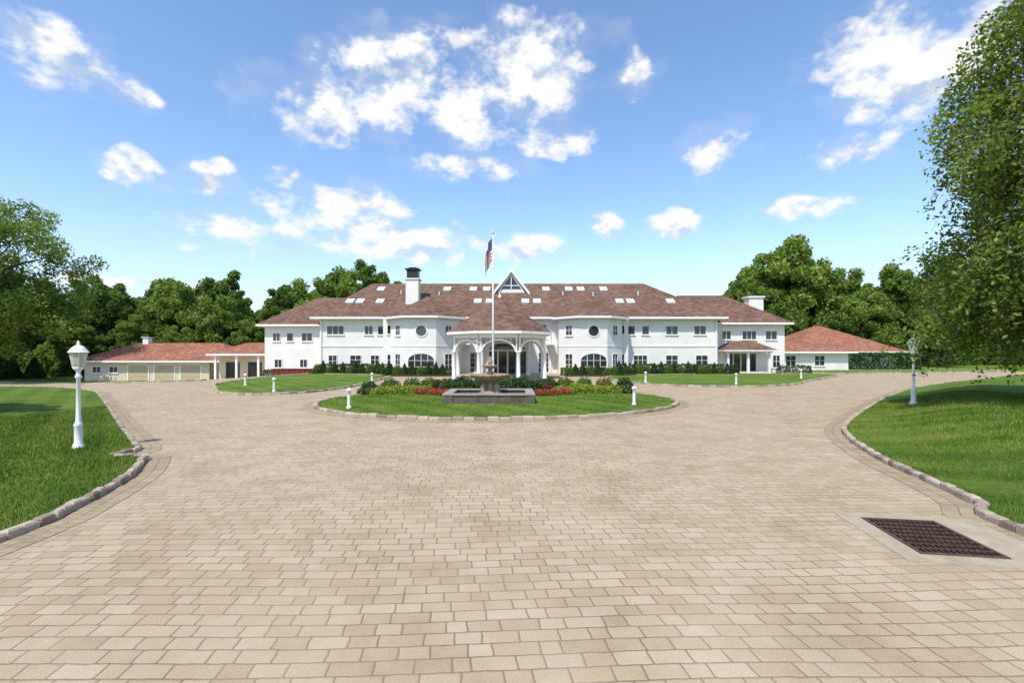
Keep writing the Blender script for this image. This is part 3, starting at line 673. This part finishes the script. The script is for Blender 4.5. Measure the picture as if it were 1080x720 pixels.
for x0_,x1_,y_ in((-200,-38,80),(44,200,92)):
    x=x0_
    while x<x1_:
        if not(x>44 and x<66): place(us,'understory_shrubs',(x,y_+rs.uniform(-2,4),float(H(x,y_))),fr,(1,1,rs.uniform(.6,1.3)),rs.uniform(0,6))
        x+=5.5
bt=make_tree('oak',24.5,9.2,3.6,120,380,.20,31,'leafB',lobes=7)
put_tree(bt,'oak_tree',(-65.5,59,-1.5),1.0,.7)
put_tree(VAR[0],'maple_tree',(-74,66,-1.5),.95,2)
put_tree(VAR[2],'maple_tree',(-23.5,13.6,0),.62,1.2)   # stands beside the drive, shades the lawn
sp=bush_mesh('spruce_m',1.6,1.6,4.2,5000,.14,'leafDark',9,.4,True)
place(sp,'spruce_tree',(-74.5,70,-1.5)); place(sp,'spruce_tree',(-71.5,71,-1.5),scale=(.8,.8,.75))

def weeping(name,loc,height,rad,ns,seed):
    rs=np.random.RandomState(seed); e=empty(name,loc); C=[];rn=[]; mb=MB()
    mb.tube([(0,0,-.4),(0,0,.5),(.15,.1,3),(.1,-.1,6),(0,.1,9),(0,0,height*.93)],[.34,.24,.20,.15,.10,.03],10)
    for i in range(ns):
        az=rs.uniform(0,2*np.pi); t=rs.uniform(0,1)**1.15; zc=2.2+(height-2.4)*t
        lob=1+.15*math.sin(3*az+9*t)+.14*math.sin(5*az-17*t+1)+.10*math.sin(23*t+az)
        prof=((1-t)**.5*.72+.38*(1 if t<.93 else .4))*lob*(.80+.20*min(1,t/.14)); rr=rad*prof*rs.uniform(.15,1.05)**.6
        base=Vector((0,0,max(1.6,zc-1.2-rr*.25))); tip=Vector((math.cos(az)*rr,math.sin(az)*rr,zc+.4))
        if i%5==0: m_=base.lerp(tip,.55)+Vector((0,0,.5)); mb.tube([base,m_,tip],[.045,.03,.012],5)
        L=rs.uniform(.7,2.0)*(1.2 if rr>rad*.6 else .9); L=min(L,tip.z-.1); k=int(L*rs.uniform(26,40))
        if L<.2: continue
        s=np.sort(rs.uniform(0,1,k)); out=rs.uniform(.1,.7); sw=.16
        px=tip.x+math.cos(az)*out*np.sin(s*1.8)+rs.normal(0,sw,k); py=tip.y+math.sin(az)*out*np.sin(s*1.8)+rs.normal(0,sw,k); pz=tip.z+.3*np.sin(s*2)-L*s+rs.normal(0,.08,k)
        C.append(np.c_[px,py,pz]); b0=rs.uniform(.05,.85); rn.append(np.clip(b0+rs.uniform(-.3,.3,k),0,1))
        if i%3==0: mb.tube([(tip.x,tip.y,tip.z),(tip.x+math.cos(az)*out*.8,tip.y+math.sin(az)*out*.8,tip.z-L*.5),(tip.x+math.cos(az)*out*.97,tip.y+math.sin(az)*out*.97,tip.z-L)],[.010,.007,.003],4)
    # long sprays reaching out beyond the crown
    for i in range(90):
        az=rs.uniform(math.pi*.7,math.pi*1.6); z0=rs.uniform(3,13); r0=rad*rs.uniform(.8,1.0)*(1-z0/height*.3); Lr=rs.uniform(.8,1.8)
        s=np.linspace(0,1,16); rr=r0+Lr*s**.8; zz=z0+.45*np.sin(s*2.2)-1.5*s**2.2
        pts=[(math.cos(az)*a_,math.sin(az)*a_,b_) for a_,b_ in zip(rr,zz)]; mb.tube(pts[::3],[.014,.011,.008,.006,.004,.003],4)
        k=rs.randint(60,130); q=rs.uniform(0,1,k); a_=np.interp(q,s,rr); b_=np.interp(q,s,zz)
        C.append(np.c_[np.cos(az)*a_+rs.normal(0,.11,k),np.sin(az)*a_+rs.normal(0,.11,k),b_-rs.uniform(0,.5,k)]); rn.append(rs.uniform(.2,.9,k))
    C=np.vstack(C); rn=np.concatenate(rn)
    place(quads_mesh('birch_leaves',leaves(C,.078,rs),rn,'leafBirch'),'crown',parent=e); mb.build('trunk_and_limbs',['birchbark'],e,True)
weeping('weeping_birch_tree',(18.8,14.0,.65),14.5,4.5,3000,4)

def hedge(name,x0,x1,y0,y1,z0,h,dens,size,leaf,seed):
    rs=np.random.RandomState(seed); A=2*(x1-x0+y1-y0)*h+(x1-x0)*(y1-y0); n=int(A*dens)
    P=rs.uniform(0,1,(n,3)); f=rs.uniform(0,A,n); 
    X=x0+P[:,0]*(x1-x0);Y=y0+P[:,1]*(y1-y0);Z=P[:,2]*h
    fr_=(x1-x0)*h; a=f<fr_; Y[a]=y0; a=(f>=fr_)&(f<2*fr_); Y[a]=y1; s_=(y1-y0)*h; a=(f>=2*fr_)&(f<2*fr_+s_); X[a]=x0; a=(f>=2*fr_+s_)&(f<2*fr_+2*s_); X[a]=x1; a=f>=2*fr_+2*s_; Z[a]=h
    C=np.c_[X,Y,Z+z0]+rs.normal(0,.06,(n,3)); w=.04*np.sin(X*3)+.04*np.sin(X*7.3+1); C[:,2]+=w*(Z>h*.8)
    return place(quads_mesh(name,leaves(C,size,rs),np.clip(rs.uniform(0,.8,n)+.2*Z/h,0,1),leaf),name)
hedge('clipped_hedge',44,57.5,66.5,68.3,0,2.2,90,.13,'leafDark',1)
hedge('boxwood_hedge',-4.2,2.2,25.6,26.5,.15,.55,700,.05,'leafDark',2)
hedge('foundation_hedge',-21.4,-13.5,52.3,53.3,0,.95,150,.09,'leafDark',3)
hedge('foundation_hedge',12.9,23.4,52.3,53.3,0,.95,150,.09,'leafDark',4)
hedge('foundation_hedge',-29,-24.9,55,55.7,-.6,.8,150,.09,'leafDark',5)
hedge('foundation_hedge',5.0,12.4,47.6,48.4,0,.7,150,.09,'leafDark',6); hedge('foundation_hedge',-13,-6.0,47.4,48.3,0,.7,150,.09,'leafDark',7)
hedge('foundation_hedge',30,33.5,53.0,53.8,0,.8,150,.09,'leafDark',8)
cn=bush_mesh('cone_m',.42,.42,1.25,1400,.07,'leafDark',21,.4,True); rd=bush_mesh('round_m',.5,.5,.85,1300,.07,'leafA',26)
sr=empty('foundation_shrub_row')
def srow(x0_,n_,y_,sp_):
    for k in range(n_):
        me=cn if R()<.72 else rd
        place(me,'clipped_shrub',(x0_+k*sp_+random.uniform(-.12,.12),y_+random.uniform(-.15,.15),.08),sr,(random.uniform(.85,1.2),1,random.uniform(.8,1.1)),k)
srow(-21.0,12,50.9,.72); srow(11.4,18,50.2,.72); srow(-12,8,46.6,.75); srow(5.6,8,46.8,.75)
by=bush_mesh('yellow_m',.55,.5,.55,1500,.05,'leafYellow',22); bd=bush_mesh('dark_m',.6,.55,.8,1700,.055,'leafDark',23); brd=bush_mesh('red_m',.55,.5,.7,1500,.055,'leafRed',24); bg=bush_mesh('green_m',.6,.6,.75,1700,.055,'leafA',25); fl=bush_mesh('flower_m',.45,.4,.32,900,.04,'flower',27)
def bz(x,y): return zat(Iw,x,y)-.02
for x,y in((-6.9,25.0),(-6.2,25.4),(-5.4,25.1),(-4.7,25.5),(-6.6,26.1),(-5.2,26.2),(2.6,25.2),(3.3,25.0),(4.0,25.4),(4.7,25.2),(5.4,25.5),(3.6,26.2),(4.9,26.2)): place(by,'golden_shrub',(x,y,bz(x,y)),None,(1.15,1,random.uniform(.65,.9)),R()*6)
for x,y in((-3.7,26.9),(-2.9,27.2),(1.4,26.9),(2.1,27.1),(.6,27.0),(-2.2,24.4),(.3,24.5),(-3.2,24.6),(1.2,24.6),(-7.7,25.6),(6.2,26.2)): place(bd,'boxwood_shrub',(x,y,bz(x,y)),None,(1,1,random.uniform(.8,1.1)),R()*6)
for x,y in((-4.3,26.8),(-3.6,25.2),(5.2,27.1),(1.8,25.2)): place(brd,'barberry_shrub',(x,y,bz(x,y)),None,(.8,.8,.75),R()*6)
for x,y in((-3.9,24.0),(-3.3,23.7),(2.0,23.8),(1.4,23.6),(-4.6,24.4),(2.7,24.3)): place(fl,'red_flowers',(x,y,bz(x,y)),None,(1,1,1),R()*6)
for x,y in((-7.0,27.2),(-5.8,27.6),(3.1,27.8),(4.2,27.7),(-1.8,27.8),(-.2,27.9),(-4.8,27.6),(5.4,27.6)): place(bg,'green_shrub',(x,y,bz(x,y)),None,(1,1,1),R()*6)
for n_,a in (('mulch_bed',(-21.6,-12.8,50.4,53.9)),('mulch_bed',(10.8,23.4,49.8,53.9)),('mulch_bed',(-12.8,-5.6,46,49.4)),('mulch_bed',(5.4,12,46,49.4))):
    mb=MB(); mb.box(a[0],a[1],a[2],a[3],-.05,.16); mb.build(n_,['mulch'])

# ------------------------------------------------------------ world
w=bpy.data.worlds.new('World'); scene.world=w; w.use_nodes=True; nt=NT(w.node_tree); n=w.node_tree.nodes; n.clear()
try: w.cycles.sampling_method='NONE'
except Exception: pass
sky=n.new('ShaderNodeTexSky'); sky.sky_type='NISHITA'; sky.sun_disc=False
el=math.asin(SUN_DIR.z); sky.sun_elevation=el; sky.sun_rotation=math.atan2(SUN_DIR.x,SUN_DIR.y)
sky.air_density=1.0; sky.dust_density=.5; sky.ozone_density=2.0
hs=n.new('ShaderNodeHueSaturation'); nt.put(hs.inputs['Color'],sky.outputs[0]); hs.inputs['Saturation'].default_value=1.06; hs.inputs['Value'].default_value=1.65
bg=n.new('ShaderNodeBackground'); nt.put(bg.inputs[0],hs.outputs[0]); bg.inputs[1].default_value=.15
D=n.new('ShaderNodeTexCoord').outputs['Generated']
sp_=n.new('ShaderNodeSeparateXYZ'); nt.put(sp_.inputs[0],D)
az=nt.m('ARCTAN2',sp_.outputs[0],sp_.outputs[1]); ele=nt.m('ARCSINE',sp_.outputs[2])
cb=n.new('ShaderNodeCombineXYZ'); nt.put(cb.inputs[0],az); nt.put(cb.inputs[1],ele)
Dz=nt.v('MULTIPLY',D,(1,1,1.5))
wn=nt.v('SUBTRACT',nt.noise(Dz,10,2,.6,True),(.5,.5,.5)); wv=nt.v('MULTIPLY',wn,(.10,.08,0))
Q=nt.v('ADD',cb.outputs[0],wv)
BL=[(-1.0,.634,.13,.064),(-.91,.584,.08,.044),(-.80,.544,.052,.032),(-.796,.38,.06,.028),(-.636,.368,.048,.028),(-.48,.372,.03,.016),(-.624,.264,.096,.036),
(-.38,.508,.11,.065),(-.23,.56,.14,.085),(.04,.60,.10,.095),(-.08,.504,.12,.06),(-.09,.388,.11,.03),(-.14,.668,.076,.034),(.1,.444,.06,.028),(-.35,.3,.15,.038),(-.22,.234,.2,.038),(.01,.22,.07,.028),
(.266,.58,.03,.036),(.424,.43,.054,.042),(.194,.268,.036,.02),(.364,.274,.048,.022),(.616,.306,.10,.015),(.704,.43,.064,.032),(.78,.654,.14,.08),(.81,.554,.10,.056),(.98,.664,.14,.08),
(-.78,.148,.14,.015)]
cur=None
for u,v,ru,rv in BL:
    a=math.atan(u); q=math.sqrt(1+u*u); e_=math.atan(v/q); ra=1.25*ru/(1+u*u); re=1.25*rv/q/(1+v*v/(q*q))
    t=nt.v('MULTIPLY_ADD',Q,(1/ra,1/re,0),(-a/ra,-e_/re,0)); d2=nt.v('DOT_PRODUCT',t,t)
    cur=d2 if cur is None else nt.m('SMOOTH_MIN',cur,d2,.6)
for az_,e_,ra,re in((2.4,.5,.4,.12),(-2.3,.6,.5,.12)):
    t=nt.v('MULTIPLY_ADD',Q,(1/ra,1/re,0),(-az_/ra,-e_/re,0)); cur=nt.m('MINIMUM',cur,nt.v('DOT_PRODUCT',t,t))
f=nt.m('SUBTRACT',1.,nt.m('MINIMUM',cur,4.))
n1=nt.noise(Dz,12,6,.62); n2=nt.noise(nt.v('ADD',Dz,(-.006,-.01,.045)),12,4,.6)
dens=nt.m('ADD',nt.m('MULTIPLY',f,.75),nt.m('MULTIPLY',nt.m('SUBTRACT',n1,.50),3.6))
mask=nt.sstep(dens,-.1,.85)
wisp=nt.m('MULTIPLY',nt.sstep(nt.m('ADD',nt.m('MULTIPLY',f,.26),nt.m('MULTIPLY',nt.m('SUBTRACT',n2,.48),3.)),-.2,.9),.35)
haze=nt.sstep(ele,0.,.32,.42,0.)
mask=nt.m('MAXIMUM',mask,wisp)
lit=nt.m('ADD',.70,nt.m('MULTIPLY',nt.m('SUBTRACT',n1,n2),3.4))
lit=nt.m('ADD',lit,nt.m('MULTIPLY',nt.sstep(dens,.5,1.3),.12),clamp=True)
cc=nt.ramp(lit,[(.2,(.62,.70,.82)),(.5,(.84,.89,.96)),(.8,(1.05,1.04,1.03))])
bc=n.new('ShaderNodeBackground'); nt.put(bc.inputs[0],cc); bc.inputs[1].default_value=1.0
bh=n.new('ShaderNodeBackground'); nt.put(bh.inputs[0],(.72,.85,1.,1)); bh.inputs[1].default_value=.92
m0=n.new('ShaderNodeMixShader'); nt.put(m0.inputs[0],haze); nt.l.new(bg.outputs[0],m0.inputs[1]); nt.l.new(bh.outputs[0],m0.inputs[2])
ms=n.new('ShaderNodeMixShader'); nt.put(ms.inputs[0],mask); nt.l.new(m0.outputs[0],ms.inputs[1]); nt.l.new(bc.outputs[0],ms.inputs[2])
ow=n.new('ShaderNodeOutputWorld'); nt.l.new(ms.outputs[0],ow.inputs[0])

sd=bpy.data.lights.new('sun','SUN'); sd.energy=4.8; sd.angle=math.radians(.5); sd.color=(1,.95,.86)
so=bpy.data.objects.new('sun',sd); COL.objects.link(so); so.rotation_euler=SUN_DIR.to_track_quat('Z','Y').to_euler()

cd=bpy.data.cameras.new('camera'); cam=bpy.data.objects.new('camera',cd); COL.objects.link(cam); cam.location=(0,0,2.3); cam.rotation_euler=(math.radians(90),0,0)
cd.sensor_width=36; cd.lens=16.67; cd.shift_y=12/1080; cd.clip_end=6000; cd.clip_start=.05
scene.camera=cam
scene.view_settings.view_transform='Standard'; scene.view_settings.look='None'; scene.view_settings.exposure=0
